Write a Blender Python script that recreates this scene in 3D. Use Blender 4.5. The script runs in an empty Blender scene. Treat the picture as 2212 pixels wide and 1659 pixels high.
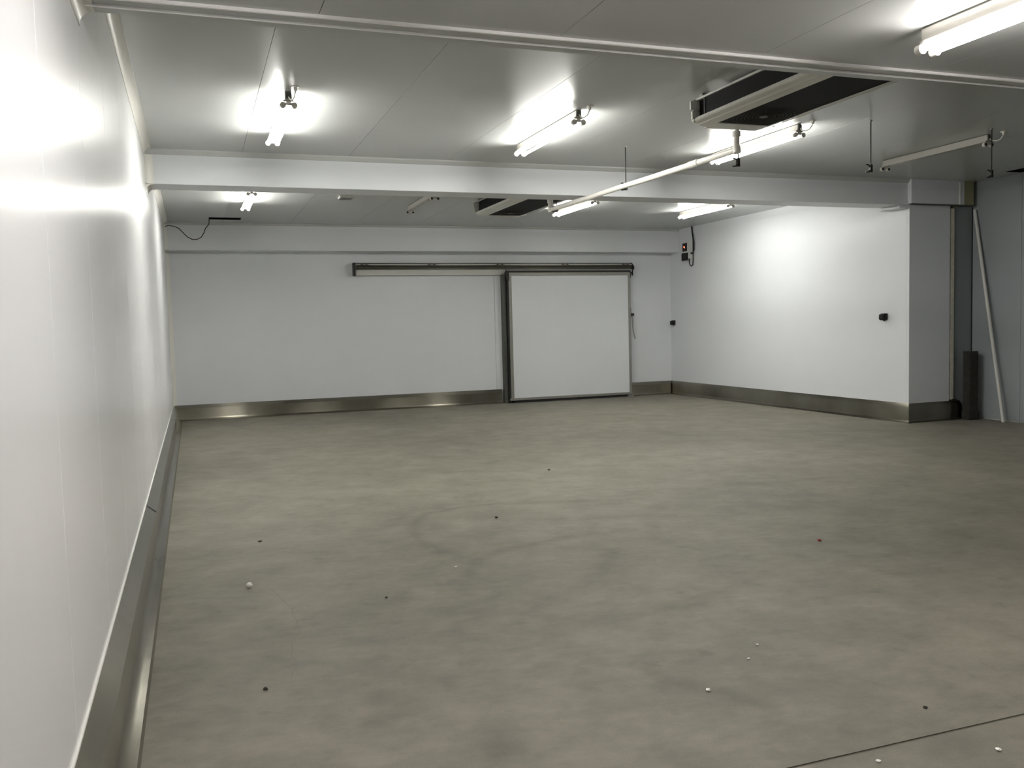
import bpy, bmesh, math, random
from mathutils import Matrix, Vector
random.seed(7)
S = bpy.context.scene
COL = S.collection
PI = math.pi

# ------------------------------------------------------------------ camera
F_PX = 1912.46
ROT = ((0.940708906, 0.046047940, -0.336074904),
       (-0.338263300, 0.053182805, -0.939547513),
       (-0.025390821, 0.997522519, 0.065605867))
cam_d = bpy.data.cameras.new('camera')
cam_d.sensor_width = 36.0
cam_d.lens = F_PX / 2212.0 * 36.0
cam_d.clip_start = 0.05
cam_d.clip_end = 200
cam = bpy.data.objects.new('camera', cam_d)
COL.objects.link(cam)
mw = Matrix(ROT).to_4x4()
mw.translation = Vector((0, 0, 1.6))
cam.matrix_world = mw
S.camera = cam

# ------------------------------------------------------------------ world, exposure
w = bpy.data.worlds.new('world')
w.use_nodes = True
w.node_tree.nodes['Background'].inputs[0].default_value = (0, 0, 0, 1)
w.node_tree.nodes['Background'].inputs[1].default_value = 0.0
S.world = w
S.view_settings.view_transform = 'Standard'
S.view_settings.look = 'None'
S.view_settings.gamma = 1.0
S.view_settings.exposure = 2.8
S.view_settings.use_curve_mapping = False
S.cycles.use_denoising = True
S.cycles.use_light_tree = False
S.cycles.max_bounces = 6
S.cycles.diffuse_bounces = 5
S.cycles.glossy_bounces = 5
S.cycles.sample_clamp_indirect = 6.0
LAMP = 15.4            # radiance of a lit fluorescent tube
LAMP_NEAR = 12.2        # tubes under the low near ceiling (a warmer make)
COL_FAR = (1.0, 0.99, 0.93)
COL_NEAR = (1.0, 0.955, 0.92)

# ------------------------------------------------------------------ materials
def nt(name):
    m = bpy.data.materials.new(name)
    m.use_nodes = True
    return m, m.node_tree, m.node_tree.nodes['Principled BSDF']

def mat(name, col, rough=0.5, metal=0.0, spec=0.5, var=0.0, scale=6.0, bump=0.0, bscale=60.0, dist=0.01, stretch=None):
    m, t, b = nt(name)
    b.inputs['Base Color'].default_value = (*col, 1)
    b.inputs['Roughness'].default_value = rough
    b.inputs['Metallic'].default_value = metal
    b.inputs['Specular IOR Level'].default_value = spec
    g = t.nodes.new('ShaderNodeNewGeometry')
    vec = g.outputs['Position']
    if stretch:
        mp = t.nodes.new('ShaderNodeMapping')
        mp.inputs['Scale'].default_value = stretch
        t.links.new(vec, mp.inputs['Vector'])
        vec = mp.outputs[0]
    if var > 0:
        n = t.nodes.new('ShaderNodeTexNoise')
        n.inputs['Scale'].default_value = scale
        n.inputs['Detail'].default_value = 5
        t.links.new(vec, n.inputs['Vector'])
        r = t.nodes.new('ShaderNodeMapRange')
        r.inputs[1].default_value = 0.25
        r.inputs[2].default_value = 0.75
        r.inputs[3].default_value = 1 - var
        r.inputs[4].default_value = 1 + var
        t.links.new(n.outputs[0], r.inputs[0])
        mx = t.nodes.new('ShaderNodeVectorMath')
        mx.operation = 'SCALE'
        mx.inputs[0].default_value = col
        t.links.new(r.outputs[0], mx.inputs['Scale'])
        t.links.new(mx.outputs[0], b.inputs['Base Color'])
    if bump > 0:
        n2 = t.nodes.new('ShaderNodeTexNoise')
        n2.inputs['Scale'].default_value = bscale
        n2.inputs['Detail'].default_value = 3
        t.links.new(vec, n2.inputs['Vector'])
        bp = t.nodes.new('ShaderNodeBump')
        bp.inputs['Strength'].default_value = bump
        bp.inputs['Distance'].default_value = dist
        t.links.new(n2.outputs[0], bp.inputs['Height'])
        t.links.new(bp.outputs[0], b.inputs['Normal'])
    return m

def emit(name, col, s):
    m, t, b = nt(name)
    b.inputs['Base Color'].default_value = (0.9, 0.9, 0.9, 1)
    b.inputs['Emission Color'].default_value = (*col, 1)
    b.inputs['Emission Strength'].default_value = s
    return m

WALLC = (0.70, 0.722, 0.748)
M = {}
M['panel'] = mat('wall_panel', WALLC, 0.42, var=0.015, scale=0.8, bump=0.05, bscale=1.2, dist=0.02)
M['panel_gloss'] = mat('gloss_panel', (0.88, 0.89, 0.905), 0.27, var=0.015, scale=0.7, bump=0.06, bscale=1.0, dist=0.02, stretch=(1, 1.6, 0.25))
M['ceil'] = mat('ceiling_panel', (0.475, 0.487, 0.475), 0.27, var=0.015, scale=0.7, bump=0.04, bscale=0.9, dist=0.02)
M['joint'] = mat('joint_sealant', (0.55, 0.54, 0.51), 0.7)
M['cove'] = mat('cove_trim', (0.76, 0.75, 0.70), 0.40)
M['white_trim'] = mat('white_trim', (0.90, 0.89, 0.88), 0.30)
M['bead'] = mat('white_sealant', (0.88, 0.87, 0.83), 0.5)
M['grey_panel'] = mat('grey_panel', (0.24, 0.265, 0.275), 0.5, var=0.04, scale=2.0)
M['outer'] = mat('outer_wall_dimmed', (0.29, 0.315, 0.327), 0.45, var=0.03, scale=1.5, bump=0.05, bscale=2, dist=0.02)  # white panels; the dim light on this wall is put into the colour
M['foam'] = mat('foam_edge', (0.62, 0.59, 0.50), 0.9, var=0.12, scale=18, bump=0.5, bscale=45, dist=0.02)
M['tan'] = mat('bare_board', (0.30, 0.29, 0.17), 0.8, var=0.06, scale=12)
M['alu'] = mat('aluminium', (0.27, 0.265, 0.24), 0.45, metal=0.35, var=0.05, scale=9)
M['alu_dark'] = mat('aged_metal', (0.11, 0.115, 0.10), 0.55, metal=0.3, var=0.15, scale=14)
M['black'] = mat('black_rubber', (0.012, 0.012, 0.012), 0.6)
M['track'] = mat('dark_track', (0.055, 0.052, 0.035), 0.35, metal=0.4, var=0.2, scale=10)
M['void'] = mat('dark_void', (0.010, 0.010, 0.010), 0.95, spec=0.1)
M['coil'] = mat('coil_fins', (0.008, 0.008, 0.0075), 0.75, spec=0.2, var=0.2, scale=40, stretch=(1, 12, 1))
M['guard'] = mat('fan_guard', (0.035, 0.035, 0.033), 0.5)
M['hub'] = mat('fan_hub', (0.12, 0.12, 0.11), 0.6)
M['enamel'] = mat('white_enamel', (0.58, 0.57, 0.53), 0.35, var=0.02, scale=6)
M['batten'] = mat('batten_enamel', (0.40, 0.385, 0.35), 0.4)
M['pan'] = mat('drain_pan', (0.60, 0.59, 0.545), 0.38, var=0.05, scale=5)
M['smudge'] = mat('grey_smudge', (0.16, 0.16, 0.15), 0.6)
M['pvc'] = mat('white_pvc', (0.78, 0.76, 0.71), 0.35)
M['socket'] = mat('lamp_socket', (0.55, 0.53, 0.49), 0.45)
M['rod'] = mat('threaded_rod', (0.035, 0.034, 0.032), 0.6, metal=0.3, bump=0.6, bscale=400, dist=0.002)
M['ctrl'] = mat('controller_case', (0.62, 0.63, 0.61), 0.5)
M['blackbox'] = mat('black_plastic', (0.012, 0.013, 0.012), 0.5, spec=0.25)
M['rust'] = mat('dark_brown_steel', (0.026, 0.022, 0.018), 0.75, var=0.4, scale=14, bump=0.3, bscale=30, dist=0.01)
M['pole'] = mat('grey_pipe', (0.62, 0.61, 0.58), 0.45)
M['grit_w'] = mat('white_grit', (0.85, 0.84, 0.80), 0.8)
M['grit_k'] = mat('dark_grit', (0.03, 0.025, 0.02), 0.8)
M['grit_r'] = mat('red_grit', (0.25, 0.02, 0.015), 0.7)
M['sealant'] = mat('floor_sealant', (0.12, 0.105, 0.08), 0.8)
M['patch'] = mat('tape_patch', (0.13, 0.13, 0.12), 0.7, spec=0.3)
M['crack'] = mat('crack_dark', (0.20, 0.185, 0.16), 0.9)
M['crack2'] = mat('crack_faint', (0.23, 0.215, 0.185), 0.9)
M['tube'] = emit('tube_glow', COL_FAR, LAMP)
M['tube_near'] = emit('tube_glow_near', COL_NEAR, LAMP_NEAR)
M['red_led'] = emit('red_display', (1.0, 0.10, 0.03), 0.35)

def steel_mat():
    m, t, b = nt('brushed_steel')
    b.inputs['Metallic'].default_value = 1.0
    b.inputs['Roughness'].default_value = 0.30
    b.inputs['Anisotropic'].default_value = 1.0
    cx = t.nodes.new('ShaderNodeCombineXYZ')
    cx.inputs[2].default_value = 1.0
    t.links.new(cx.outputs[0], b.inputs['Tangent'])
    g = t.nodes.new('ShaderNodeNewGeometry')
    n = t.nodes.new('ShaderNodeTexNoise')
    n.inputs['Scale'].default_value = 1.3
    n.inputs['Detail'].default_value = 4
    t.links.new(g.outputs['Position'], n.inputs['Vector'])
    cr = t.nodes.new('ShaderNodeValToRGB')
    cr.color_ramp.elements[0].position = 0.3
    cr.color_ramp.elements[0].color = (0.22, 0.205, 0.165, 1)
    cr.color_ramp.elements[1].position = 0.7
    cr.color_ramp.elements[1].color = (0.34, 0.32, 0.27, 1)
    t.links.new(n.outputs[0], cr.inputs[0])
    t.links.new(cr.outputs[0], b.inputs['Base Color'])
    r = t.nodes.new('ShaderNodeMapRange')
    r.inputs[3].default_value = 0.24
    r.inputs[4].default_value = 0.36
    t.links.new(n.outputs[0], r.inputs[0])
    t.links.new(r.outputs[0], b.inputs['Roughness'])
    n2 = t.nodes.new('ShaderNodeTexNoise')
    n2.inputs['Scale'].default_value = 2.2
    t.links.new(g.outputs['Position'], n2.inputs['Vector'])
    bp = t.nodes.new('ShaderNodeBump')
    bp.inputs['Strength'].default_value = 0.12
    bp.inputs['Distance'].default_value = 0.02
    t.links.new(n2.outputs[0], bp.inputs['Height'])
    t.links.new(bp.outputs[0], b.inputs['Normal'])
    return m
M['steel'] = steel_mat()

def floor_mat():
    m, t, b = nt('concrete_floor')
    L = t.links.new
    g = t.nodes.new('ShaderNodeNewGeometry')
    pos = g.outputs['Position']
    def noise(scale, detail, rough=0.6, st=None):
        v = pos
        if st:
            mp = t.nodes.new('ShaderNodeMapping')
            mp.inputs['Scale'].default_value = st
            mp.inputs['Rotation'].default_value = (0, 0, 0.35)
            L(pos, mp.inputs['Vector'])
            v = mp.outputs[0]
        n = t.nodes.new('ShaderNodeTexNoise')
        n.inputs['Scale'].default_value = scale
        n.inputs['Detail'].default_value = detail
        n.inputs['Roughness'].default_value = rough
        L(v, n.inputs['Vector'])
        return n.outputs[0]
    def ramp(src, p0, c0, p1, c1):
        r = t.nodes.new('ShaderNodeValToRGB')
        r.color_ramp.elements[0].position = p0
        r.color_ramp.elements[0].color = (*c0, 1)
        r.color_ramp.elements[1].position = p1
        r.color_ramp.elements[1].color = (*c1, 1)
        L(src, r.inputs[0])
        return r.outputs[0]
    def mul(a, bb, fac=1.0):
        mx = t.nodes.new('ShaderNodeMix')
        mx.data_type = 'RGBA'
        mx.blend_type = 'MULTIPLY'
        mx.inputs['Factor'].default_value = fac
        L(a, mx.inputs[6])
        L(bb, mx.inputs[7])
        return mx.outputs[2]
    base = ramp(noise(0.5, 6, 0.6), 0.32, (0.200, 0.190, 0.155), 0.68, (0.272, 0.250, 0.206))
    mid = ramp(noise(2.6, 6, 0.65, (1, 1.0, 1)), 0.36, (0.83, 0.835, 0.83), 0.66, (1.10, 1.095, 1.09))
    fine = ramp(noise(13, 6, 0.7, (0.6, 1.1, 1)), 0.28, (0.85, 0.85, 0.845), 0.72, (1.06, 1.06, 1.06))
    spot = ramp(noise(6.5, 3, 0.55), 0.26, (0.86, 0.855, 0.84), 0.40, (1, 1, 1))
    speck = ramp(noise(150, 1, 0.5), 0.3, (0.93, 0.93, 0.93), 0.7, (1.05, 1.05, 1.05))
    c = mul(mul(mul(mul(base, mid), fine), spot), speck)
    at = t.nodes.new('ShaderNodeAttribute')
    at.attribute_name = 'scuff'
    sc = ramp(at.outputs['Fac'], 0.0, (1, 1, 1), 1.0, (0.72, 0.715, 0.70))
    brk = ramp(noise(7, 4, 0.7), 0.35, (1, 1, 1), 0.6, (1, 1, 1))
    c = mul(c, sc)
    L(c, b.inputs['Base Color'])
    b.inputs['Roughness'].default_value = 0.62
    b.inputs['Specular IOR Level'].default_value = 0.35
    bp = t.nodes.new('ShaderNodeBump')
    bp.inputs['Strength'].default_value = 0.12
    bp.inputs['Distance'].default_value = 0.004
    L(noise(40, 4), bp.inputs['Height'])
    L(bp.outputs[0], b.inputs['Normal'])
    return m
M['floor'] = floor_mat()

# ------------------------------------------------------------------ mesh helpers
class MB:
    def __init__(s):
        s.v = []; s.f = []
    def add(s, vs, fs):
        o = len(s.v)
        s.v += [tuple(p) for p in vs]
        s.f += [tuple(i + o for i in f) for f in fs]
        return s
    def box(s, x0, x1, y0, y1, z0, z1):
        return s.add([(x, y, z) for x in (x0, x1) for y in (y0, y1) for z in (z0, z1)],
                     [(0, 1, 3, 2), (4, 6, 7, 5), (0, 4, 5, 1), (2, 3, 7, 6), (0, 2, 6, 4), (1, 5, 7, 3)])
    def prism(s, prof, ax, a, b):
        n = len(prof)
        def P(p, t):
            return {'x': (t, p[0], p[1]), 'y': (p[0], t, p[1]), 'z': (p[0], p[1], t)}[ax]
        vs = [P(p, a) for p in prof] + [P(p, b) for p in prof]
        fs = [(i, (i + 1) % n, (i + 1) % n + n, i + n) for i in range(n)]
        fs += [tuple(range(n)), tuple(range(n, 2 * n))]
        return s.add(vs, fs)
    def cyl(s, p0, p1, r0, r1=None, n=14):
        r1 = r0 if r1 is None else r1
        p0 = Vector(p0); p1 = Vector(p1)
        d = (p1 - p0).normalized()
        a = Vector((0, 0, 1)) if abs(d.z) < 0.9 else Vector((1, 0, 0))
        u = d.cross(a).normalized(); v = d.cross(u)
        vs = []
        for p, r in ((p0, r0), (p1, r1)):
            for i in range(n):
                t = 2 * PI * i / n
                vs.append(p + u * (r * math.cos(t)) + v * (r * math.sin(t)))
        fs = [(i, (i + 1) % n, (i + 1) % n + n, i + n) for i in range(n)]
        fs += [tuple(range(n)), tuple(range(n, 2 * n))]
        return s.add(vs, fs)
    def tube(s, pts, r, n=8):
        pts = [Vector(p) for p in pts]
        rings = []
        prev = None
        for i, p in enumerate(pts):
            d = (pts[min(i + 1, len(pts) - 1)] - pts[max(i - 1, 0)]).normalized()
            if prev is None:
                a = Vector((0, 0, 1)) if abs(d.z) < 0.9 else Vector((1, 0, 0))
                u = d.cross(a).normalized()
            else:
                u = (prev - d * prev.dot(d)).normalized()
            prev = u
            v = d.cross(u)
            rings.append([p + u * (r * math.cos(2 * PI * k / n)) + v * (r * math.sin(2 * PI * k / n)) for k in range(n)])
        vs = [q for ring in rings for q in ring]
        fs = []
        for i in range(len(rings) - 1):
            for k in range(n):
                fs.append((i * n + k, i * n + (k + 1) % n, (i + 1) * n + (k + 1) % n, (i + 1) * n + k))
        fs += [tuple(range(n)), tuple(range((len(rings) - 1) * n, len(rings) * n))]
        return s.add(vs, fs)
    def torus(s, c, R, r, axis='z', n=28, k=6):
        vs = []; fs = []
        for i in range(n):
            a = 2 * PI * i / n
            for j in range(k):
                b = 2 * PI * j / k
                q = R + r * math.cos(b)
                x, y, z = q * math.cos(a), q * math.sin(a), r * math.sin(b)
                if axis == 'y': x, y, z = x, z, y
                if axis == 'x': x, y, z = z, x, y
                vs.append((c[0] + x, c[1] + y, c[2] + z))
        for i in range(n):
            for j in range(k):
                fs.append((i * k + j, ((i + 1) % n) * k + j, ((i + 1) % n) * k + (j + 1) % k, i * k + (j + 1) % k))
        return s.add(vs, fs)
    def build(s, name, m, parent=None, origin=None, bevel=0.0, smooth=False, seg=2):
        if origin is None:
            if parent is not None:
                origin = parent.get('_o', (0, 0, 0))
            else:
                xs, ys, zs = zip(*s.v)
                origin = ((min(xs) + max(xs)) / 2, (min(ys) + max(ys)) / 2, min(zs))
        me = bpy.data.meshes.new(name)
        me.from_pydata([(a - origin[0], b - origin[1], c - origin[2]) for a, b, c in s.v], [], s.f)
        bm = bmesh.new(); bm.from_mesh(me)
        bmesh.ops.recalc_face_normals(bm, faces=bm.faces)
        if bevel > 0:
            es = [e for e in bm.edges if len(e.link_faces) == 2 and e.calc_face_angle(0) > 0.6]
            bmesh.ops.bevel(bm, geom=es, offset=bevel, segments=seg, affect='EDGES', clamp_overlap=True)
        bm.to_mesh(me); bm.free()
        if smooth:
            for p in me.polygons:
                p.use_smooth = True
            try:
                me.set_sharp_from_angle(angle=0.7)
            except Exception:
                pass
        me.materials.append(M[m])
        o = bpy.data.objects.new(name, me)
        COL.objects.link(o)
        if parent is not None:
            o.parent = parent
        else:
            o.location = origin
        o['_o'] = tuple(origin)
        return o

def tag(o, label, cat, group=None, kind=None):
    o['label'] = label
    o['category'] = cat
    if group: o['group'] = group
    if kind: o['kind'] = kind
    return o

def thing(name, loc, label, cat, group=None, kind=None):
    o = bpy.data.objects.new(name, None)
    o.empty_display_size = 0.1
    COL.objects.link(o)
    o.location = loc
    o['_o'] = tuple(loc)
    return tag(o, label, cat, group, kind)

def copy_tree(o, parent=None):
    c = o.copy()
    COL.objects.link(c)
    c.parent = parent
    for ch in list(o.children):
        copy_tree(ch, c)
    return c

def arc(cx, cy, r, a0, a1, n=8):
    return [(cx + r * math.cos(a0 + (a1 - a0) * i / n), cy + r * math.sin(a0 + (a1 - a0) * i / n)) for i in range(n + 1)]

# ------------------------------------------------------------------ room dimensions (metres)
XL, XR, XO = -0.41, 10.05, 11.30       # left wall, right wall of the far bay, outer right wall
YB, YF = 17.45, -4.5                   # far wall, wall behind the camera
YE = 4.39                              # edge of the low near ceiling
ZA, ZC = 3.03, 3.60                    # low near ceiling, main ceiling
B0, B1, ZB = 10.42, 10.83, 3.23        # boxed beam
YP = 10.45                             # pier face

# ------------------------------------------------------------------ floor
fl = thing('floor', (0, 0, 0), 'grey stained concrete floor with fine cracks', 'floor', kind='structure')
scuffs = [([(3.74, 7.11), (3.02, 7.34), (2.5, 7.50), (2.19, 7.507), (1.82, 7.37), (1.66, 7.1), (1.594, 6.9), (1.541, 6.5), (1.607, 6.01)], 0.035, 0.75),
          ([(1.41, 4.98), (1.50, 5.2), (1.587, 5.38), (1.72, 5.65), (1.857, 5.82), (2.153, 5.97), (2.6, 6.065), (3.1, 6.05)], 0.04, 0.5),
          ([(2.15, 7.0), (2.5, 6.75), (2.9, 6.6), (3.5, 6.5)], 0.04, 0.45),
          ([(1.9, 3.48), (1.969, 3.34), (2.076, 3.21), (2.152, 3.05)], 0.04, 0.7),
          ([(1.05, 4.35), (1.3, 4.55), (1.55, 4.6), (1.75, 4.45)], 0.05, 0.5),
          ([(0.75, 4.45), (1.0, 4.4), (1.25, 4.75), (1.5, 4.85)], 0.06, 0.4),
          ([(1.6, 4.4), (2.0, 4.8), (2.4, 5.1), (2.7, 5.5)], 0.06, 0.4),
          ([(1.7, 4.2), (2.1, 4.25), (2.6, 4.3)], 0.05, 0.4),
          ([(2.5, 9.4), (2.9, 9.35), (3.15, 9.1)], 0.04, 0.4),
          ([(4.9, 7.4), (5.4, 7.2), (6.0, 7.25)], 0.05, 0.4)]
blobs = [(0.689, 3.738, 0.07, 0.9), (0.625, 3.512, 0.05, 0.7), (1.044, 5.098, 0.10, 0.5), (1.028, 3.114, 0.06, 0.8), (0.76, 3.62, 0.06, 0.4), (0.5, 3.45, 0.06, 0.4),
         (0.56, 3.05, 0.08, 0.4), (1.0, 3.35, 0.06, 0.4), (0.85, 3.9, 0.07, 0.4), (0.42, 6.0, 0.12, 0.35), (0.3, 4.6, 0.15, 0.35), (1.45, 4.7, 0.10, 0.45)]
def scuff_at(x, y):
    s = 0.0
    for pl, wd, k in scuffs:
        best = 9e9
        for (ax, ay), (bx, by) in zip(pl, pl[1:]):
            dx, dy = bx - ax, by - ay
            t = max(0, min(1, ((x - ax) * dx + (y - ay) * dy) / (dx * dx + dy * dy)))
            d = (x - ax - t * dx) ** 2 + (y - ay - t * dy) ** 2
            best = min(best, d)
        s = max(s, k * math.exp(-best / (2 * wd * wd)))
    for bx, by, r, k in blobs:
        s = max(s, k * math.exp(-((x - bx) ** 2 + (y - by) ** 2) / (2 * r * r)))
    return s
def slab(x0, x1, y0, y1, step):
    nx = max(1, int((x1 - x0) / step)); ny = max(1, int((y1 - y0) / step))
    vs = []; fs = []; sc = []
    for j in range(ny + 1):
        for i in range(nx + 1):
            x = x0 + (x1 - x0) * i / nx; y = y0 + (y1 - y0) * j / ny
            vs.append((x, y, 0)); sc.append(scuff_at(x, y) if (-0.5 < x < 6.5 and 2.5 < y < 10.0) else 0.0)
    for j in range(ny):
        for i in range(nx):
            a = j * (nx + 1) + i
            fs.append((a, a + 1, a + nx + 2, a + nx + 1))
    o = len(vs)
    vs += [(x0, y0, -0.1), (x1, y0, -0.1), (x1, y1, -0.1), (x0, y1, -0.1)]
    sc += [0, 0, 0, 0]
    c00, c10, c11, c01 = 0, nx, (ny + 1) * (nx + 1) - 1, ny * (nx + 1)
    bot = list(range(0, nx + 1))
    fs.append(tuple([o, o + 1] + bot[::-1]))
    top = list(range(ny * (nx + 1), (ny + 1) * (nx + 1)))
    fs.append(tuple([o + 2, o + 3] + top))
    lft = [j * (nx + 1) for j in range(ny + 1)]
    fs.append(tuple([o + 3, o] + lft))
    rgt = [j * (nx + 1) + nx for j in range(ny + 1)]
    fs.append(tuple([o + 1, o + 2] + rgt[::-1]))
    fs.append((o, o + 3, o + 2, o + 1))
    me = bpy.data.meshes.new('floor_slab')
    me.from_pydata(vs, [], fs)
    at = me.attributes.new('scuff', 'FLOAT', 'POINT')
    at.data.foreach_set('value', sc)
    me.materials.append(M['floor'])
    ob = bpy.data.objects.new('floor_slab', me)
    COL.objects.link(ob)
    ob.parent = fl
    return ob
slab(XL - 0.1, XO + 0.1, 2.567, 10.0, 0.05)
slab(XL - 0.1, XO + 0.1, 10.0, YB + 0.1, 0.5)
slab(XL - 0.1, XO + 0.1, YF - 0.1, 2.553, 0.5)
MB().box(XL - 0.1, XO + 0.1, 2.5525, 2.5675, -0.09, -0.004).build('joint_filler', 'sealant', fl)
def ribbon(name, pts, wd, m):
    b = MB()
    n = len(pts)
    vs = []
    for i, p in enumerate(pts):
        a = Vector(pts[max(i - 1, 0)]); c = Vector(pts[min(i + 1, n - 1)])
        d = (c - a).normalized(); q = Vector((-d.y, d.x)) * wd * (0.3 if i in (0, n - 1) else random.uniform(0.6, 1.2))
        vs += [(p[0] + q.x, p[1] + q.y, 0.0006), (p[0] - q.x, p[1] - q.y, 0.0006)]
    b.add(vs, [(2 * i, 2 * i + 1, 2 * i + 3, 2 * i + 2) for i in range(n - 1)])
    return b.build(name, m, fl)
def wob(pts, k, amp):
    out = []
    for (ax, ay), (bx, by) in zip(pts, pts[1:]):
        for i in range(k):
            t = i / k
            out.append((ax + (bx - ax) * t + random.uniform(-amp, amp), ay + (by - ay) * t + random.uniform(-amp, amp)))
    return out + [pts[-1]]
ribbon('crack', wob([(0.372, 5.682), (0.467, 5.216), (0.459, 4.789), (0.395, 4.519), (0.39, 4.256), (0.342, 4.096)], 5, 0.012), 0.0022, 'crack')
ribbon('crack', wob([(4.50, 12.2), (4.49, 11.75), (4.45, 9.0), (4.44, 7.9)], 6, 0.006), 0.004, 'crack2')
ribbon('crack', wob([(4.44, 7.7), (4.43, 6.9), (4.43, 6.27), (4.42, 5.6)], 6, 0.005), 0.0026, 'crack2')
ribbon('crack', wob([(4.42, 4.75), (4.42, 4.35)], 5, 0.004), 0.002, 'crack')
ribbon('crack', wob([(1.29, 4.45), (1.26, 4.1), (1.28, 3.75), (1.22, 3.5)], 5, 0.008), 0.0018, 'crack2')

# ------------------------------------------------------------------ walls
def panel_run(parent, name, m, ax, seams, lo, hi, fixed, z0, z1, side, gap=0.0035, th=0.012, jit=0.0):
    """panels along a wall; ax = axis the seams step along; fixed = wall face coordinate; side = +1/-1 towards the room"""
    cuts = [lo] + [c for c in seams if lo + 0.05 < c < hi - 0.05] + [hi]
    for a, b in zip(cuts, cuts[1:]):
        a2 = a + (gap / 2 if a != lo else 0); b2 = b - (gap / 2 if b != hi else 0)
        f0, f1 = sorted((fixed, fixed - side * th))
        mb = MB()
        if ax == 'y':
            mb.box(f0, f1, a2, b2, z0, z1)
        else:
            mb.box(a2, b2, f0, f1, z0, z1)
        mb.build(name, m, parent, bevel=0.0015, seg=1)

wl = MB().box(XL - 0.12, XL - 0.011, YF - 0.1, YB + 0.1, -0.0, ZC + 0.1).build('wall_left', 'joint')
tag(wl, 'long glossy white insulated panel wall on the left with vertical joints', 'wall', kind='structure')
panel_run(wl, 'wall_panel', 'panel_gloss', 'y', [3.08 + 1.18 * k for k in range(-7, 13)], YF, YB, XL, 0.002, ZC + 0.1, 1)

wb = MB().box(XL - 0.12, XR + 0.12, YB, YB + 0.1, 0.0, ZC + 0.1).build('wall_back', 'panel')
tag(wb, 'smooth white far wall behind the sliding door', 'wall', kind='structure')
wr = MB().box(XR, XR + 0.10, YP + 0.06, YB, 0.0, ZC + 0.1).build('wall_right', 'panel')
tag(wr, 'bright white side wall of the far bay carrying the controller', 'wall', kind='structure')
wf = MB().box(XL - 0.12, XO + 0.12, YF - 0.1, YF, 0.0, ZC + 0.1).build('wall_front', 'panel')
tag(wf, 'white panel wall behind the viewer', 'wall', kind='structure')
wo = MB().box(XO + 0.011, XO + 0.12, YF, YP + 0.3, 0.0, ZC + 0.1).build('wall_outer', 'joint')
tag(wo, 'white panel wall with shade in its colour at the right edge behind the leaning pipe', 'wall', kind='structure')
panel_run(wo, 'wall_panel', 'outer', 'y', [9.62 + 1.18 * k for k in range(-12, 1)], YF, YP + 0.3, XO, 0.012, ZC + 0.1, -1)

pier = thing('wall_pier', (10.6, YP, 0), 'grey shaded wall end between the far bay and the right corner', 'wall', kind='structure')
MB().box(XR, 10.83, YP, YP + 0.06, 0.0, ZB + 0.02).build('face_panel', 'panel', pier, bevel=0.002, seg=1)
MB().box(10.855, 10.925, YP + 0.005, YP + 0.08, 0.30, ZB - 0.03).build('foam_strip', 'foam', pier, bevel=0.008)
MB().box(10.83, 10.855, YP + 0.03, YP + 0.08, 0.0, ZB).build('gap', 'void', pier)
MB().box(10.925, 10.938, YP + 0.02, YP + 0.08, 0.30, ZB).build('edge_strip', 'tan', pier)
MB().box(10.938, XO + 0.02, YP + 0.035, YP + 0.09, 0.0, ZB + 0.02).build('recess_panel', 'grey_panel', pier)
MB().box(XO - 0.008, XO, YP + 0.02, YP + 0.04, 0.0, ZB).build('gap', 'black', pier)
cr = MB()
for k in range(5):
    x = 10.87 + 0.035 * k; z = 0.29 + 0.012 * (2 - abs(k - 1.5)); r = random.uniform(0.007, 0.013)
    cr.cyl((x, YP - 0.0, z - r), (x + 0.006, YP + 0.03, z + r), r, r * 0.6, 6)
cr.build('foam_crumbs', 'rust', pier)

# boxed end above the pier
hb = thing('trim_1', (10.5, 10.36, ZB), 'boxed white bulkhead end above the grey wall end', 'bulkhead', kind='structure')
MB().box(9.99, 10.90, 10.355, 10.60, ZB + 0.015, ZC).build('casing', 'panel', hb, bevel=0.004, seg=1)
MB().box(10.90, 10.925, 10.35, 10.42, ZB + 0.02, ZC - 0.02).build('white_strip', 'white_trim', hb)
MB().box(10.925, 11.01, 10.365, 10.60, ZB + 0.015, ZC).build('casing', 'panel', hb)
MB().box(11.01, 11.20, 10.37, 10.60, ZB + 0.015, ZC).build('bare_board', 'tan', hb)
MB().box(10.0, 11.21, 10.36, 10.60, ZB + 0.003, ZB + 0.014).build('bottom_plate', 'alu_dark', hb)
MB().box(11.20, XO + 0.02, 10.47, 10.60, ZB, ZC).build('back_panel', 'grey_panel', hb)
MB().prism([(9.86, B1 - 0.38), (9.86, B1 + 0.02), (XR, B1 + 0.02), (XR, B1 - 0.38)], 'z', ZB - 0.045, ZB - 0.001).build('corbel', 'panel', hb, bevel=0.004, seg=1)

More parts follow.
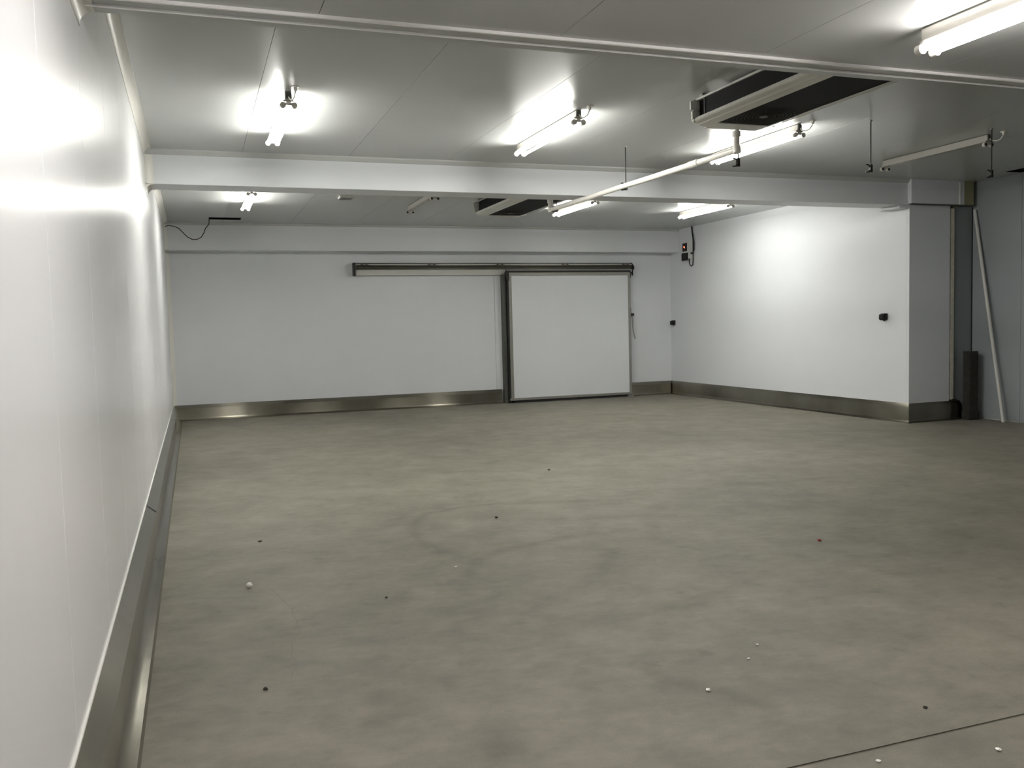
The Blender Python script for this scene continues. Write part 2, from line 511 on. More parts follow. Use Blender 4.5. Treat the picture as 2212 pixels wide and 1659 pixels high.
# ------------------------------------------------------------------ ceilings
HOLES = [(0.345, 0.885, 16.27, 16.62), (10.93, 11.25, 8.6, 9.6)]
def rects_minus(x0, x1, y0, y1):
    hs = [h for h in HOLES if h[0] < x1 and h[1] > x0 and h[2] < y1 and h[3] > y0]
    xs = sorted({x0, x1, *[min(max(v, x0), x1) for h in hs for v in h[:2]]})
    ys = sorted({y0, y1, *[min(max(v, y0), y1) for h in hs for v in h[2:]]})
    out = []
    for a, b in zip(xs, xs[1:]):
        for c, d in zip(ys, ys[1:]):
            mx, my = (a + b) / 2, (c + d) / 2
            if not any(h[0] < mx < h[1] and h[2] < my < h[3] for h in hs):
                out.append((a, b, c, d))
    return out
def ceiling_zone(parent, x0, x1, y0, y1, z, seams):
    cuts = [x0] + [c for c in seams if x0 + 0.1 < c < x1 - 0.1] + [x1]
    for a, b in zip(cuts, cuts[1:]):
        a2 = a + (0.0016 if a != x0 else 0); b2 = b - (0.0016 if b != x1 else 0)
        mb = MB()
        for r in rects_minus(a2, b2, y0, y1):
            mb.box(r[0], r[1], r[2], r[3], z, z + 0.012)
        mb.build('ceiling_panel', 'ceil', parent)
ce = thing('ceiling', (5, 6, ZC), 'white insulated ceiling panels with thin joints', 'ceiling', kind='structure')
bk = MB()
for r in rects_minus(XL - 0.1, XO + 0.1, YE - 0.02, YB + 0.05):
    bk.box(r[0], r[1], r[2], r[3], ZC + 0.011, ZC + 0.1)
bk.build('backing', 'joint', ce)
SX = [0.602 + 1.182 * k for k in range(0, 10)]
ceiling_zone(ce, XL, XO, YE, B0 + 0.2, ZC, SX)
ceiling_zone(ce, XL, XR, B0 + 0.2, YB, ZC, SX)
MB().box(XL - 0.1, XO + 0.1, YF, YE - 0.02, ZA + 0.011, ZA + 0.1).build('backing', 'joint', ce)
ceiling_zone(ce, XL, XO, YF, 4.165, ZA, SX)
MB().box(XL, XO, YE - 0.03, YE - 0.005, ZA + 0.02, ZC + 0.012).build('riser', 'panel', ce)
for h in HOLES:
    v = MB()
    v.box(h[0] - 0.01, h[1] + 0.01, h[2] - 0.01, h[3] + 0.01, ZC + 0.30, ZC + 0.31)
    v.box(h[0] - 0.01, h[0] + 0.001, h[2], h[3], ZC + 0.004, ZC + 0.30)
    v.box(h[1] - 0.001, h[1] + 0.01, h[2], h[3], ZC + 0.004, ZC + 0.30)
    v.box(h[0], h[1], h[2] - 0.01, h[2] + 0.001, ZC + 0.004, ZC + 0.30)
    v.box(h[0], h[1], h[3] - 0.001, h[3] + 0.01, ZC + 0.004, ZC + 0.30)
    v.build('ceiling_opening', 'void', ce)

# edge trim of the low near ceiling
et = thing('trim_2', (5, 4.28, ZA), 'white double ribbed edge trim along the low near ceiling', 'trim', kind='structure')
MB().box(XL, XO, 4.165, YE, ZA + 0.001, ZA + 0.022).build('edge_strip', 'ceil', et)
MB().box(XL, XO, 4.155, 4.175, ZA - 0.014, ZA + 0.004).build('rib', 'white_trim', et, bevel=0.003)
MB().box(XL, XO, 4.282, 4.294, ZA - 0.010, ZA + 0.004).build('rib', 'white_trim', et, bevel=0.002)

# boxed beam
bm_ = thing('trim_3', (5, B0, ZB), 'boxed white ceiling beam spanning the middle of the room', 'beam', kind='structure')
MB().box(XL, XR, B0, B1, ZB, ZC + 0.005).build('beam_casing', 'panel', bm_, bevel=0.003, seg=1)
MB().prism([(B0, ZC), (B0, ZC - 0.055), (B0 - 0.012, ZC - 0.055), (B0 - 0.045, ZC - 0.016), (B0 - 0.045, ZC)], 'x', XL, 9.99).build('angle_trim', 'ceil', bm_)
MB().prism([(B1, ZC), (B1, ZC - 0.055), (B1 + 0.012, ZC - 0.055), (B1 + 0.045, ZC - 0.016), (B1 + 0.045, ZC)], 'x', XL, XR).build('angle_trim', 'ceil', bm_)
bu = thing('trim_4', (5, 17.08, 3.108), 'white bulkhead running along the top of the far wall', 'bulkhead', kind='structure')
MB().box(XL, XR, 17.08, YB + 0.001, 3.108, ZC + 0.005).build('bulkhead_casing', 'panel', bu, bevel=0.003, seg=1)
MB().prism([(17.08, ZC), (17.08, ZC - 0.04), (17.07, ZC - 0.04), (17.045, ZC - 0.012), (17.045, ZC)], 'x', XL, XR).build('angle_trim', 'ceil', bu)

# hygienic coves along the left wall
cv = thing('trim_5', (XL, 6, 3.0), 'rounded cream cove strips between left wall and ceiling', 'trim', kind='structure')
def cove(y0, y1, z, r):
    prof = [(XL, z)] + [(x, y) for x, y in arc(XL + r, z - r, r, PI, PI / 2, 8)]
    prof = [(XL - 0.002, z + 0.002), (XL - 0.002, z - r - 0.012), (XL + 0.004, z - r - 0.012)] + [(x + 0.003, y - 0.003) for x, y in arc(XL + r, z - r, r, PI, PI / 2, 8)] + [(XL + r + 0.012, z - 0.004), (XL + r + 0.012, z + 0.002)]
    return MB().prism(prof, 'y', y0, y1).build('cove_strip', 'cove', cv, smooth=True)
cove(YF, YE - 0.002, ZA, 0.055)
cove(YE, B0 - 0.002, ZC, 0.06)
cove(B0 + 0.004, B1 - 0.004, ZB, 0.075)
cove(B1, 17.07, ZC, 0.06)
def vcove(x, y, r, z0, z1, sy):
    # vertical cove in the corner left wall / face at y (room on the -y side)
    prof = [(x - 0.002, y + 0.002), (x - 0.002, y - r - 0.01), (x + 0.004, y - r - 0.01)] + [(px + 0.003, py - 0.003) for px, py in arc(x + r, y - r, r, PI, PI / 2, 8)] + [(x + r + 0.01, y - 0.004), (x + r + 0.01, y + 0.002)]
    return MB().prism(prof, 'z', z0, z1).build('cove_strip', 'cove', cv, smooth=True)
vcove(XL, B0, 0.075, ZB + 0.002, ZC - 0.06, 1)
vcove(XL, YB, 0.06, 0.26, 3.108, 1)
vcove(XL, 17.08, 0.05, 3.115, ZC - 0.04, 1)

# ------------------------------------------------------------------ stainless skirting
def skirt_profile(d1, d2, h=0.285, hb=0.225):
    # distances out from the wall; returns (out, z)
    r = d2 - d1
    return [(0, h), (0.006, h), (d1, hb), (d1, r + 0.008)] + [(d1 + r - r * math.cos(a), 0.008 + r - r * math.sin(a)) for a in [PI / 2 * i / 7 for i in range(1, 7)]] + [(d2, 0.008), (d2 + 0.012, 0.006), (d2 + 0.012, 0.0), (0, 0.0)]
def baseboard(name, ax, wall, side, lo, hi, d1, d2, label, sheets, mit0=0, mit1=0, seal=True, bead=True):
    """mitres: at each end the profile is shifted by mit*out (+1 = grows with distance out)"""
    o = thing(name, ((wall, (lo + hi) / 2, 0) if ax == 'y' else ((lo + hi) / 2, wall, 0)), label, 'baseboard', kind='structure')
    prof = skirt_profile(d1, d2)
    cuts = [lo + (hi - lo) * i / sheets for i in range(sheets + 1)]
    n = len(prof)
    for i, (a, b) in enumerate(zip(cuts, cuts[1:])):
        vs = []
        for t, mit in ((a, mit0 if i == 0 else 0), (b, mit1 if i == sheets - 1 else 0)):
            for q, z in prof:
                qq = q
                p = wall + side * qq
                tt = t + mit * q
                vs.append((p, tt, z) if ax == 'y' else (tt, p, z))
        fs = [(k, (k + 1) % n, (k + 1) % n + n, k + n) for k in range(n)]
        fs += [tuple(range(n))] if i == 0 else []
        fs += [tuple(range(n, 2 * n))] if i == sheets - 1 else []
        MB().add(vs, fs).build('skirting_sheet', 'steel', o, smooth=True)
    def strip(nm, q0, q1, z0, z1, m):
        vs = []
        for t, mit in ((lo, mit0), (hi, mit1)):
            for q, z in ((q0, z0), (q1, z0), (q1, z1), (q0, z1)):
                tt = t + mit * q
                vs.append((wall + side * q, tt, z) if ax == 'y' else (tt, wall + side * q, z))
        MB().add(vs, [(0, 1, 5, 4), (1, 2, 6, 5), (2, 3, 7, 6), (3, 0, 4, 7), (0, 1, 2, 3), (4, 5, 6, 7)]).build(nm, m, o)
    if seal: strip('floor_seal', d2 + 0.010, d2 + 0.024, -0.001, 0.004, 'sealant')
    if bead: strip('sealant_bead', 0.0, 0.008, 0.284, 0.294, 'bead')
    return o
bl = baseboard('baseboard_left', 'y', XL, 1, YF, YB, 0.075, 0.128, 'stainless steel coved skirting along the left wall', 9, 0, -1)
baseboard('baseboard_back', 'x', YB, -1, XL, 6.0, 0.075, 0.125, 'stainless steel skirting along the far wall left of the door', 4, 1, 0, bead=False)
baseboard('baseboard_back', 'x', YB, -1, 8.96, XR, 0.075, 0.11, 'short stainless steel skirting between the door and the far corner', 1, 0, -1, bead=False)
baseboard('baseboard_right', 'y', XR, -1, YP, YB, 0.05, 0.09, 'stainless steel skirting along the bright side wall', 3, -1, -1, bead=False)
baseboard('baseboard_pier', 'x', YP, -1, XR, 11.03, 0.05, 0.09, 'dark stainless steel skirting on the grey wall end', 1, -1, 0, bead=False)
# grey tape on the bevel of the left skirting
pv = []
for y in (7.35, 7.45, 9.1, 9.2):
    for q, z in ((0.004, 0.2868), (0.077, 0.2268)):
        wv = 0.12 if y in (7.35, 9.2) else 0
        pv.append((XL + q + 0.001, y, z + 0.001))
MB().add(pv, [(0, 1, 3, 2), (2, 3, 5, 4), (4, 5, 7, 6)]).build('tape_patch', 'patch', bl)

# ------------------------------------------------------------------ sliding door on the far wall
dr = thing('door_1', (7.5, 17.25, 0), 'white insulated sliding door hung from a dark overhead track', 'door', kind='structure')
leaf = MB().box(6.20, 8.87, 17.215, 17.33, 0.10, 2.625).build('door_leaf', 'panel', dr)
for a in ((6.135, 6.20, 0.055, 2.69), (8.87, 8.925, 0.055, 2.69)):
    MB().box(a[0], a[1], 17.20, 17.335, a[2], a[3]).build('leaf_frame', 'alu', leaf, bevel=0.004, seg=1)
MB().box(6.20, 8.87, 17.20, 17.335, 2.625, 2.69).build('leaf_frame', 'alu', leaf, bevel=0.004, seg=1)
MB().box(6.11, 8.925, 17.195, 17.335, 0.05, 0.10).build('leaf_frame', 'alu', leaf, bevel=0.004, seg=1)
MB().box(6.20, 8.80, 17.22, 17.33, 0.004, 0.05).build('bottom_seal', 'black', leaf)
MB().box(6.105, 6.136, 17.225, 17.34, 0.05, 2.70).build('side_seal', 'black', leaf)
MB().box(8.83, 8.97, 17.21, 17.30, 0.0, 0.045).build('floor_guide', 'alu', dr, bevel=0.004)
MB().box(6.035, 6.10, 17.30, YB, 0.0, 2.66).build('door_jamb', 'alu_dark', dr, bevel=0.004)
MB().box(8.93, 8.965, 17.36, YB, 0.0, 2.66).build('door_jamb', 'alu_dark', dr, bevel=0.004)
MB().box(5.90, 6.035, 17.425, YB, 0.285, 2.66).build('jamb_cover', 'panel', dr, bevel=0.003)
hdr = MB().box(3.02, 6.12, 17.355, YB, 2.655, 2.885).build('track_board', 'enamel', dr, bevel=0.003)
MB().box(6.12, 8.97, 17.355, YB, 2.70, 2.885).build('track_board', 'enamel', dr, bevel=0.003)
MB().box(3.0, 9.0, 17.32, 17.41, 2.882, 2.894).build('top_strip', 'track', dr)
trk = MB()
trk.box(3.05, 9.03, 17.31, 17.356, 2.826, 2.850)
trk.cyl((3.05, 17.305, 2.812), (9.03, 17.305, 2.812), 0.019, None, 12)
trk.box(3.05, 9.03, 17.30, 17.356, 2.770, 2.795)
trk.build('track_rail', 'track', dr)
MB().cyl((3.06, 17.285, 2.803), (9.0, 17.285, 2.803), 0.006, None, 8).build('rail_edge', 'alu_dark', dr)
for x in (3.2, 4.56, 6.0, 7.46, 8.88):
    b = MB().box(x - 0.09, x + 0.09, 17.29, 17.356, 2.843, 2.855)
    for dx in (-0.05, 0.05):
        b.cyl((x + dx, 17.32, 2.85), (x + dx, 17.32, 2.878), 0.017, 0.014, 8)
    b.build('track_bracket', 'track', dr)
MB().box(2.985, 3.02, 17.28, YB, 2.645, 2.90).build('end_bracket', 'black', dr, bevel=0.003)
MB().box(9.02, 9.06, 17.26, 17.38, 2.745, 2.84).build('end_bracket', 'black', dr, bevel=0.01)
MB().tube([(8.98, 17.30, 2.89), (9.03, 17.30, 2.87), (9.05, 17.30, 2.83)], 0.012).build('track_cable', 'black', dr)
MB().box(6.10, 8.98, 17.205, 17.30, 2.730, 2.752).build('hanger_rail', 'alu', dr, bevel=0.003)
MB().box(6.10, 8.95, 17.225, 17.30, 2.69, 2.730).build('hanger_gap', 'black', dr)
MB().prism([(6.085, 2.70), (6.145, 2.70), (6.145, 2.53), (6.11, 2.50), (6.085, 2.58)], 'y', 17.19, 17.30).build('stop_block', 'black', dr)
MB().prism([(8.93, 2.70), (8.97, 2.70), (8.935, 2.56)], 'y', 17.21, 17.30).build('stop_block', 'black', dr)
MB().box(8.995, 9.015, 17.24, 17.27, 2.62, 2.745).build('hanger_pin', 'black', dr)
hd = MB().box(8.925, 8.942, 17.215, 17.28, 1.70, 1.92).build('handle_plate', 'black', dr, bevel=0.004)
MB().cyl((8.94, 17.25, 1.775), (9.015, 17.25, 1.775), 0.032, 0.03, 12).build('handle_knob', 'black', hd, smooth=True)
MB().tube([(8.985, 17.24, 1.75), (8.985, 17.23, 1.5), (8.99, 17.22, 1.4), (9.02, 17.20, 1.25)], 0.016).build('handle_lever', 'alu', hd, smooth=True)

# ------------------------------------------------------------------ twin tube ceiling lights
def make_light(lit, near=False, name='fluorescent_light'):
    root = thing(name, (0, 0, 0), 'x', 'ceiling light', 'twin tube ceiling battens')
    h = MB().box(-0.028, 0.028, -0.80, 0.80, -0.070, -0.008).build('housing', 'batten', root, bevel=0.004)
    MB().box(-0.043, 0.043, -0.795, 0.795, -0.084, -0.070).build('reflector_tray', 'batten', h, bevel=0.003)
    MB().box(-0.024, 0.024, -0.79, 0.79, -0.009, 0.0).build('gap_shadow_spacer', 'alu_dark', h)  # dark strip painting the shadow in the gap above the housing
    for sy in (-1, 1):
        y0 = sy * 0.785
        e = MB()
        e.box(-0.020, 0.020, y0 - 0.014, y0 + 0.014, -0.105, -0.086)
        e.prism([(-0.045, -0.112), (0.045, -0.112), (0.036, -0.094), (-0.036, -0.094)], 'y', y0 - 0.010, y0 + 0.010)
        for sx in (-1, 1):
            e.cyl((sx * 0.046, y0 - 0.017, -0.114), (sx * 0.046, y0 + 0.017, -0.114), 0.025, None, 16)
        e.build('tube_holder', 'socket', root, smooth=True)
        if not lit:
            for sx in (-1, 1):
                for q in (-1, 1):
                    MB().cyl((sx * 0.046, y0 + q * 0.016, -0.114), (sx * 0.046, y0 + q * 0.0185, -0.114), 0.016, None, 12).build('socket_face', 'black', root)
    if lit:
        for sx in (-1, 1):
            MB().cyl((sx * 0.046, -0.768, -0.114), (sx * 0.046, 0.768, -0.114), 0.0145, None, 12).build('tube', 'tube_near' if near else 'tube', root, smooth=True)
    MB().box(-0.022, 0.022, -0.806, -0.799, -0.060, -0.012).build('end_cap', 'alu_dark', root)
    cb = MB().tube([(0.0, -0.80, -0.045), (0.01, -0.83, -0.075), (0.022, -0.87, -0.088), (0.034, -0.915, -0.078), (0.04, -0.945, -0.045), (0.042, -0.952, -0.01)], 0.0055).build('cable', 'pvc', root, smooth=True)
    MB().cyl((0.042, -0.952, -0.035), (0.042, -0.952, -0.006), 0.013, 0.017, 12).cyl((0.042, -0.952, -0.006), (0.042, -0.952, 0.0), 0.034, None, 16).build('cable_gland', 'pvc', cb, smooth=True)
    return root
protoL = make_light(True)
protoN = make_light(True, True)
protoO = make_light(False)
used = set()
def put_light(proto, x, y, z, label, rz=0.0):
    if proto.name in used:
        o = copy_tree(proto)
    else:
        o = proto; used.add(proto.name)
    o.location = (x, y, z); o.rotation_euler = (0, 0, rz)
    o['label'] = label
    return o
YBAY, YC, YA = 8.50, 13.50, 2.75
put_light(protoL, 0.838, YBAY, ZC, 'lit twin-tube batten nearest the left wall, in front of the boxed beam')
put_light(protoL, 3.485, YBAY, ZC, 'lit twin-tube batten left of the big ceiling cooler, in front of the beam')
put_light(protoL, 5.97, YBAY, ZC, 'lit twin-tube batten partly behind the near ceiling cooler and its drain pipe')
put_light(protoO, 8.47, YBAY - 0.06, ZC, 'unlit batten without tubes near the right wall, in front of the beam')
put_light(protoL, 0.84, YC, ZC, 'lit twin-tube batten beyond the beam, nearest the left wall')
put_light(protoO, 3.42, YC, ZC, 'unlit batten without tubes beyond the beam, left of the far cooler')
put_light(protoL, 6.0, YC, ZC, 'lit twin-tube batten beyond the beam, right of the far cooler')
put_light(protoL, 8.47, YC, ZC, 'lit twin-tube batten beyond the beam, nearest the wall controller')
put_light(protoN, 3.51, YA, ZA, 'large lit twin-tube batten under the low near ceiling at upper right')
put_light(protoN, 0.90, 2.45, ZA, 'lit twin-tube batten overhead by the left wall, just above the picture edge')

# ------------------------------------------------------------------ ceiling coolers
def make_cooler():
    r = thing('ceiling_cooler', (0, 0, 0), 'x', 'air cooler', 'ceiling mounted coolers')
    L = 2.5
    # y = 0 far end, -L near end ; x = across ; z = 0 ceiling
    top = MB().box(-0.405, 0.405, -L, -0.02, -0.040, -0.022).build('top_cover', 'enamel', r)
    for y in (-0.10, -1.25, -2.40):
        for x in (-0.375, 0.375):
            MB().box(x - 0.03, x + 0.03, y - 0.03, y + 0.03, -0.024, 0.0).build('mounting_foot', 'alu', r, bevel=0.003)
    for sx in (-1, 1):
        c = MB().box(min(sx * 0.335, sx * 0.39), max(sx * 0.335, sx * 0.39), -L + 0.12, -0.13, -0.195, -0.040).build('coil', 'coil', r)
        MB().box(min(sx * 0.30, sx * 0.375), max(sx * 0.30, sx * 0.375), -0.13, -0.02, -0.195, -0.040).build('end_void_shade', 'void', r)  # black fill painting the shade inside the open coil end
        MB().box(min(sx * 0.387, sx * 0.397), max(sx * 0.387, sx * 0.397), -0.145, -0.135, -0.195, -0.040).build('coil_edge', 'guard', r)
        # folded pan side, seen from below
        prof = [(sx * 0.42, -0.190), (sx * 0.425, -0.212), (sx * 0.408, -0.222), (sx * 0.36, -0.232), (sx * 0.352, -0.238), (sx * 0.27, -0.256), (sx * 0.27, -0.244), (sx * 0.39, -0.205), (sx * 0.41, -0.190)]
        MB().prism(prof, 'y', -L - 0.04, 0.03).build('drain_pan_side', 'pan', r, bevel=0.002, seg=1)
        MB().prism([(sx * 0.355, -0.2345), (sx * 0.362, -0.2375), (sx * 0.349, -0.2435), (sx * 0.342, -0.2405)], 'y', -L, -0.25).build('pan_fold', 'enamel', r)
    for y0, y1 in ((-0.145, 0.06), (-L - 0.06, -L + 0.145)):
        yi = y0 if y1 > 0 else y1
        yo = y1 if y1 > 0 else y0
        vs = [(-0.30, yi, -0.2555), (0.30, yi, -0.2555), (0.40, yo, -0.232), (-0.40, yo, -0.232), (-0.15, yo, -0.252), (0.15, yo, -0.252)]
        a = MB().add([(-0.27, yi, -0.256), (0.27, yi, -0.256), (0.27, yo, -0.256), (-0.27, yo, -0.256), (-0.27, yi, -0.236), (0.27, yi, -0.236), (0.27, yo, -0.236), (-0.27, yo, -0.236)],
                     [(0, 1, 2, 3), (4, 5, 6, 7), (0, 1, 5, 4), (1, 2, 6, 5), (2, 3, 7, 6), (3, 0, 4, 7)])
        a.build('pan_end', 'pan', r, bevel=0.003, seg=1)
    for y in (-0.02, -L + 0.02):
        e = MB()
        e.box(-0.465, -0.34, y - 0.012, y + 0.012, -0.125, -0.045)
        e.box(-0.45, -0.34, y - 0.012, y + 0.012, -0.205, -0.135)
        e.box(-0.43, 0.43, y + 0.0, y + 0.012, -0.225, -0.030)
        e.box(0.34, 0.465, y - 0.012, y + 0.012, -0.125, -0.045)
        e.box(0.34, 0.45, y - 0.012, y + 0.012, -0.205, -0.135)
        e.build('end_plate', 'enamel', r, bevel=0.003, seg=1)
    fp = MB().box(-0.27, 0.27, -L + 0.145, -0.145, -0.248, -0.240).build('fan_panel', 'coil', r)
    for k in range(3):
        cy = -0.45 - 0.63 * k
        g = MB()
        for q in range(1, 8):
            g.torus((0, cy, -0.256), 0.035 + 0.032 * q, 0.0022, 'z', 28, 5)
        for q in range(6):
            a = PI * q / 6
            g.cyl((0.255 * math.cos(a), cy + 0.255 * math.sin(a), -0.253), (-0.255 * math.cos(a), cy - 0.255 * math.sin(a), -0.253), 0.002, None, 5)
        g.build('fan_guard', 'guard', fp)
        MB().cyl((0, cy, -0.250), (0, cy, -0.260), 0.042, 0.036, 16).build('fan_hub', 'hub', fp, smooth=True)
        return r
cool = make_cooler()
cool.location = (4.72, 7.02, ZC)
cool['label'] = 'large white and black ceiling cooler behind the low ceiling edge'
cool2 = copy_tree(cool)
cool2.location = (4.72, 13.52, ZC)
cool2['label'] = 'ceiling cooler beyond the beam, half hidden by it'

# ------------------------------------------------------------------ drain pipe and hanger rods
dp = thing('drain_pipe', (4.7, 9.0, 3.13), 'white plastic drain pipe running from the near cooler under the beam', 'pipe')
main = [(4.80, 7.10, 3.17), (4.775, 7.6, 3.163), (4.70, 8.7, 3.150), (4.66, 9.14, 3.145), (4.62, 10.0, 3.137), (4.555, 11.04, 3.13)]
MB().tube(main, 0.030, 14).build('pipe_run', 'pvc', dp, smooth=True)
MB().cyl((4.80, 7.10, 3.165), (4.80, 7.10, 3.345), 0.030, None, 14).build('drop_pipe', 'pvc', dp, smooth=True)
MB().cyl((4.80, 7.10, 3.29), (4.80, 7.10, 3.335), 0.040, None, 14).build('coupling', 'pvc', dp, smooth=True)
MB().cyl((4.80, 7.085, 3.14), (4.80, 7.10, 3.20), 0.037, None, 14).build('elbow', 'pvc', dp, smooth=True)
MB().cyl((4.767, 7.70, 3.1625), (4.757, 7.86, 3.160), 0.0355, None, 14).build('coupling', 'pvc', dp, smooth=True)
MB().cyl((4.555, 11.04, 3.10), (4.555, 11.04, 3.345), 0.030, None, 14).build('drop_pipe', 'pvc', dp, smooth=True)
MB().cyl((4.555, 11.04, 3.22), (4.555, 11.04, 3.27), 0.040, None, 14).build('coupling', 'pvc', dp, smooth=True)
def hanger(x, y, z, label, opening):
    h = thing('hanger_rod', (x, y, ZC), label, 'hanger rod', 'threaded pipe hangers')
    MB().cyl((x, y, z - 0.035), (x, y, ZC), 0.0065, None, 8).build('rod', 'rod', h)
    MB().cyl((x, y, ZC - 0.012), (x, y, ZC), 0.014, 0.018, 10).build('ceiling_nut', 'alu', h)
    c = MB()
    cx = x + opening * 0.046
    a0 = 0 if opening < 0 else PI
    pts = [(cx + 0.0385 * math.cos(a0 + t), y, z + 0.0385 * math.sin(a0 + t)) for t in [(-1 + 2 * i / 14) * 1.95 for i in range(15)]]
    c.tube(pts, 0.0075, 6)
    c.box(x - 0.014, x + 0.014, y - 0.014, y + 0.014, z - 0.038, z + 0.038)
    c.build('clamp', 'black', h)
    return h
hanger(4.706, 9.14, 3.145, 'thin threaded rod with black clip gripping the drain pipe', -1)
hanger(4.607, 10.95, 3.131, 'short threaded rod holding the drain pipe beyond the beam', -1)
hanger(5.02, 7.40, 3.115, 'threaded rod with empty clip just behind the drain pipe drop', -1)
hanger(6.61, 7.40, 3.115, 'dark threaded rod with empty clip between the third and unlit battens', -1)
hanger(8.24, 7.40, 3.115, 'rightmost threaded rod with empty clip, beside the unlit batten', -1)

# ------------------------------------------------------------------ ceiling bits in the far bay
vb = thing('ceiling_box', (2.25, 13.51, ZC), 'small flat grey box on the far bay ceiling, left of the unlit batten', 'ceiling box')
MB().box(2.15, 2.36, 13.40, 13.63, ZC - 0.030, ZC).build('box_body', 'enamel', vb, bevel=0.004)
MB().box(2.165, 2.345, 13.415, 13.615, ZC - 0.034, ZC - 0.029).build('box_face', 'smudge', vb)
cb = MB().tube([(0.352, 16.55, ZC + 0.02), (0.352, 16.58, 3.55), (0.34, 16.62, 3.51), (0.29, 16.68, 3.46), (0.26, 16.7, 3.38), (0.21, 16.72, 3.30), (0.14, 16.73, 3.265), (0.06, 16.74, 3.265), (-0.02, 16.75, 3.31), (-0.09, 16.78, 3.39), (-0.15, 16.8, 3.46), (-0.23, 16.82, 3.50), (-0.32, 16.84, 3.515), (-0.385, 16.85, 3.50)], 0.0075, 6)
cb.build('hanging_cable', 'blackbox', smooth=True)
tag(bpy.data.objects['hanging_cable'], 'thin dark cable sagging from the ceiling slot to the left wall', 'cable')

# ------------------------------------------------------------------ wall devices
ct = thing('wall_controller', (10.0, 16.64, 2.92), 'grey wall controller with a red display high by the far corner', 'controller')
body = MB().box(9.945, XR, 16.53, 16.75, 2.93, 3.285).build('case', 'ctrl', ct, bevel=0.008)
MB().box(9.939, 9.946, 16.555, 16.735, 3.09, 3.26).build('display_window', 'blackbox', body)
MB().prism([(16.63, 3.15), (16.69, 3.17), (16.685, 3.205), (16.645, 3.195)], 'x', 9.9365, 9.9395).build('red_display', 'red_led', body)
MB().prism([(9.945, 3.06), (9.925, 3.04), (9.928, 2.90), (9.95, 2.89), (9.96, 3.06)], 'y', 16.53, 16.76).build('lower_cover', 'blackbox', body, bevel=0.004)
for p in ([(10.02, 16.525, 3.05), (10.02, 16.46, 3.05), (10.02, 16.40, 3.10), (10.02, 16.40, 3.25), (10.02, 16.44, 3.42), (10.025, 16.50, 3.6)],
          [(10.02, 16.525, 3.03), (10.02, 16.44, 3.03), (10.02, 16.42, 3.08), (10.02, 16.43, 3.3), (10.02, 16.47, 3.45), (10.03, 16.51, 3.6)],
          [(10.01, 16.58, 2.93), (10.01, 16.575, 2.86), (10.01, 16.55, 2.79), (10.015, 16.50, 2.77), (10.02, 16.455, 2.80), (10.02, 16.44, 2.9), (10.02, 16.44, 3.05), (10.025, 16.445, 3.3), (10.03, 16.49, 3.6)]):
    MB().tube(p, 0.011, 8).build('cable', 'black', ct, smooth=True)
def sockbox(y, z, label, sz=0.1):
    s = thing('wall_socket', (XR, y, z - 0.055), label, 'socket box', 'black wall boxes')
    bd = MB().box(XR - 0.055, XR, y - sz / 2, y + sz / 2, z - 0.05, z + 0.05).build('box_body', 'blackbox', s, bevel=0.006)
    MB().prism([(XR - 0.055, z + 0.045), (XR - 0.09, z + 0.035), (XR - 0.095, z - 0.03), (XR - 0.075, z - 0.055), (XR - 0.055, z - 0.045)], 'y', y - sz * 0.42, y + sz * 0.42).build('flap_cover', 'blackbox', s, bevel=0.004)
    MB().cyl((XR - 0.03, y, z - 0.066), (XR - 0.03, y, z - 0.048), 0.012, 0.016, 8).build('gland', 'blackbox', s)
    return s
sockbox(10.93, 1.594, 'black socket box on the bright side wall near its front end')
sockbox(17.30, 1.58, 'black socket box in the far corner right of the door')

# ------------------------------------------------------------------ right corner: pole and post
pl = thing('leaning_pole', (11.16, 9.78, 0), 'pale thin pipe leaning against the dim right wall', 'pole')
p0, p1 = Vector((11.165, 9.775, 0.0)), Vector((11.255, 10.40, 3.17))
MB().cyl(p0, p1, 0.024, None, 12).build('pipe', 'pole', pl, smooth=True)
ps = thing('steel_post', (11.1, 10.28, 0), 'short dark brown post standing in the right corner', 'post')
MB().prism([(11.0, 10.22), (11.13, 10.20), (11.165, 10.23), (11.165, 10.36), (11.0, 10.36)], 'z', 0.02, 1.03).build('post_shaft', 'rust', ps, bevel=0.008)
MB().prism([(10.985, 10.21), (11.15, 10.185), (11.18, 10.22), (11.18, 10.37), (10.985, 10.37)], 'z', 0.0, 0.13).build('post_foot', 'rust', ps, bevel=0.012)
MB().box(11.005, 11.16, 10.225, 10.355, 1.03, 1.04).build('post_cap', 'track', ps)

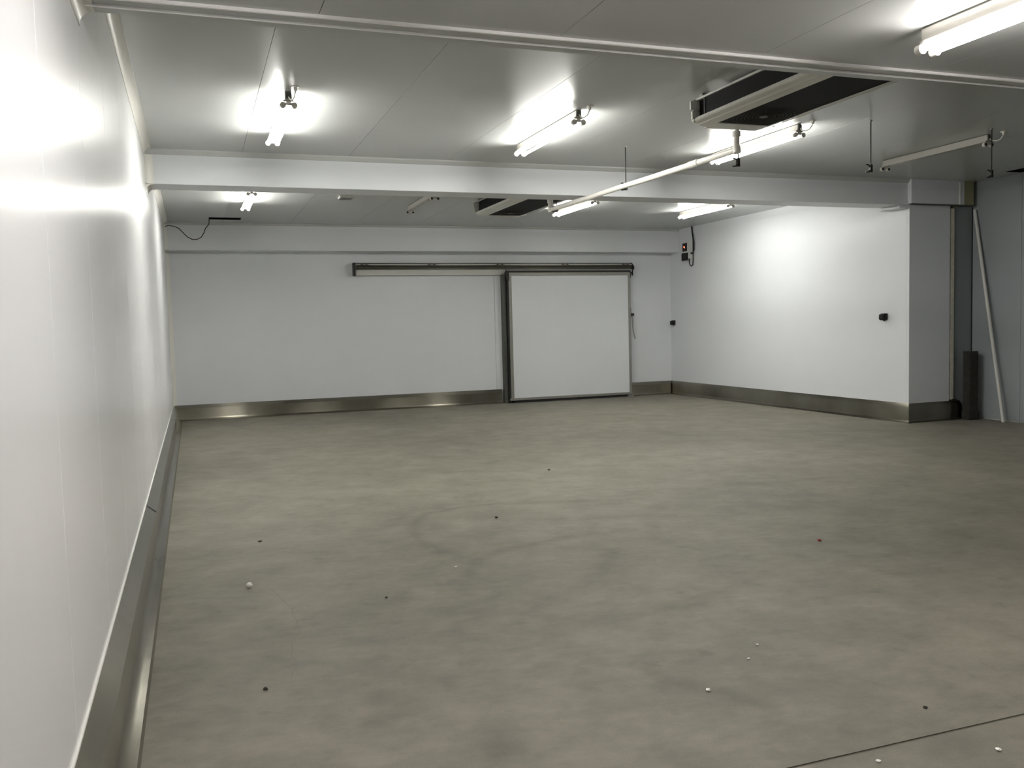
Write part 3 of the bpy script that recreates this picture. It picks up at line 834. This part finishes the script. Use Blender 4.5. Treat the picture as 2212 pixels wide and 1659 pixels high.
# ------------------------------------------------------------------ debris on the floor
def grit(x, y, r, m, label, flat=0.6):
    b = bmesh.new()
    bmesh.ops.create_icosphere(b, subdivisions=2, radius=r)
    for v in b.verts:
        v.co *= random.uniform(0.75, 1.2)
        v.co.z *= flat
        v.co.x *= 1.2
    zmin = min(v.co.z for v in b.verts)
    for v in b.verts: v.co.z -= zmin
    me = bpy.data.meshes.new('floor_crumb'); b.to_mesh(me); b.free()
    me.materials.append(M[m])
    o = bpy.data.objects.new('floor_crumb', me)
    COL.objects.link(o)
    o.location = (x, y, 0); o.rotation_euler = (0, 0, random.uniform(0, 6))
    tag(o, label, 'debris', 'crumbs scattered on the floor')
grit(0.259, 5.712, 0.018, 'grit_w', 'largest white pebble, alone on the floor at left', 0.9)
grit(2.027, 3.244, 0.010, 'grit_w', 'white chip lying beside the dark scuff at lower right')
grit(2.397, 3.483, 0.007, 'grit_w', 'tiny white crumb, nearer of a pair right of centre')
grit(2.542, 3.618, 0.007, 'grit_w', 'tiny white crumb, farther of a pair right of centre')
grit(2.707, 2.375, 0.009, 'grit_w', 'white crumb beyond the floor joint in the lower right corner')
grit(2.252, 2.480, 0.009, 'grit_w', 'pale crumb just below the floor joint', 0.3)
grit(2.740, 2.754, 0.008, 'grit_k', 'black crumb above the floor joint at lower right')
grit(0.409, 6.958, 0.016, 'grit_k', 'dark sliver on the floor at left, beyond the white pebble', 0.3)
grit(3.620, 8.981, 0.014, 'grit_k', 'dark speck in the bright middle of the floor')
grit(1.011, 5.142, 0.008, 'grit_k', 'dark crumb left of centre on the floor')
grit(2.312, 6.940, 0.012, 'grit_k', 'dark crumb inside the curved tyre mark')
grit(0.232, 4.030, 0.010, 'grit_k', 'brown crumb near the left skirting', 0.6)
grit(4.164, 5.170, 0.014, 'grit_r', 'small red scrap on the floor right of centre', 0.5)
grit(1.58, 5.62, 0.008, 'grit_w', 'tiny white crumb by the tyre mark in the centre', 0.5)

for o in bpy.data.objects:
    if '_o' in o:
        del o['_o']
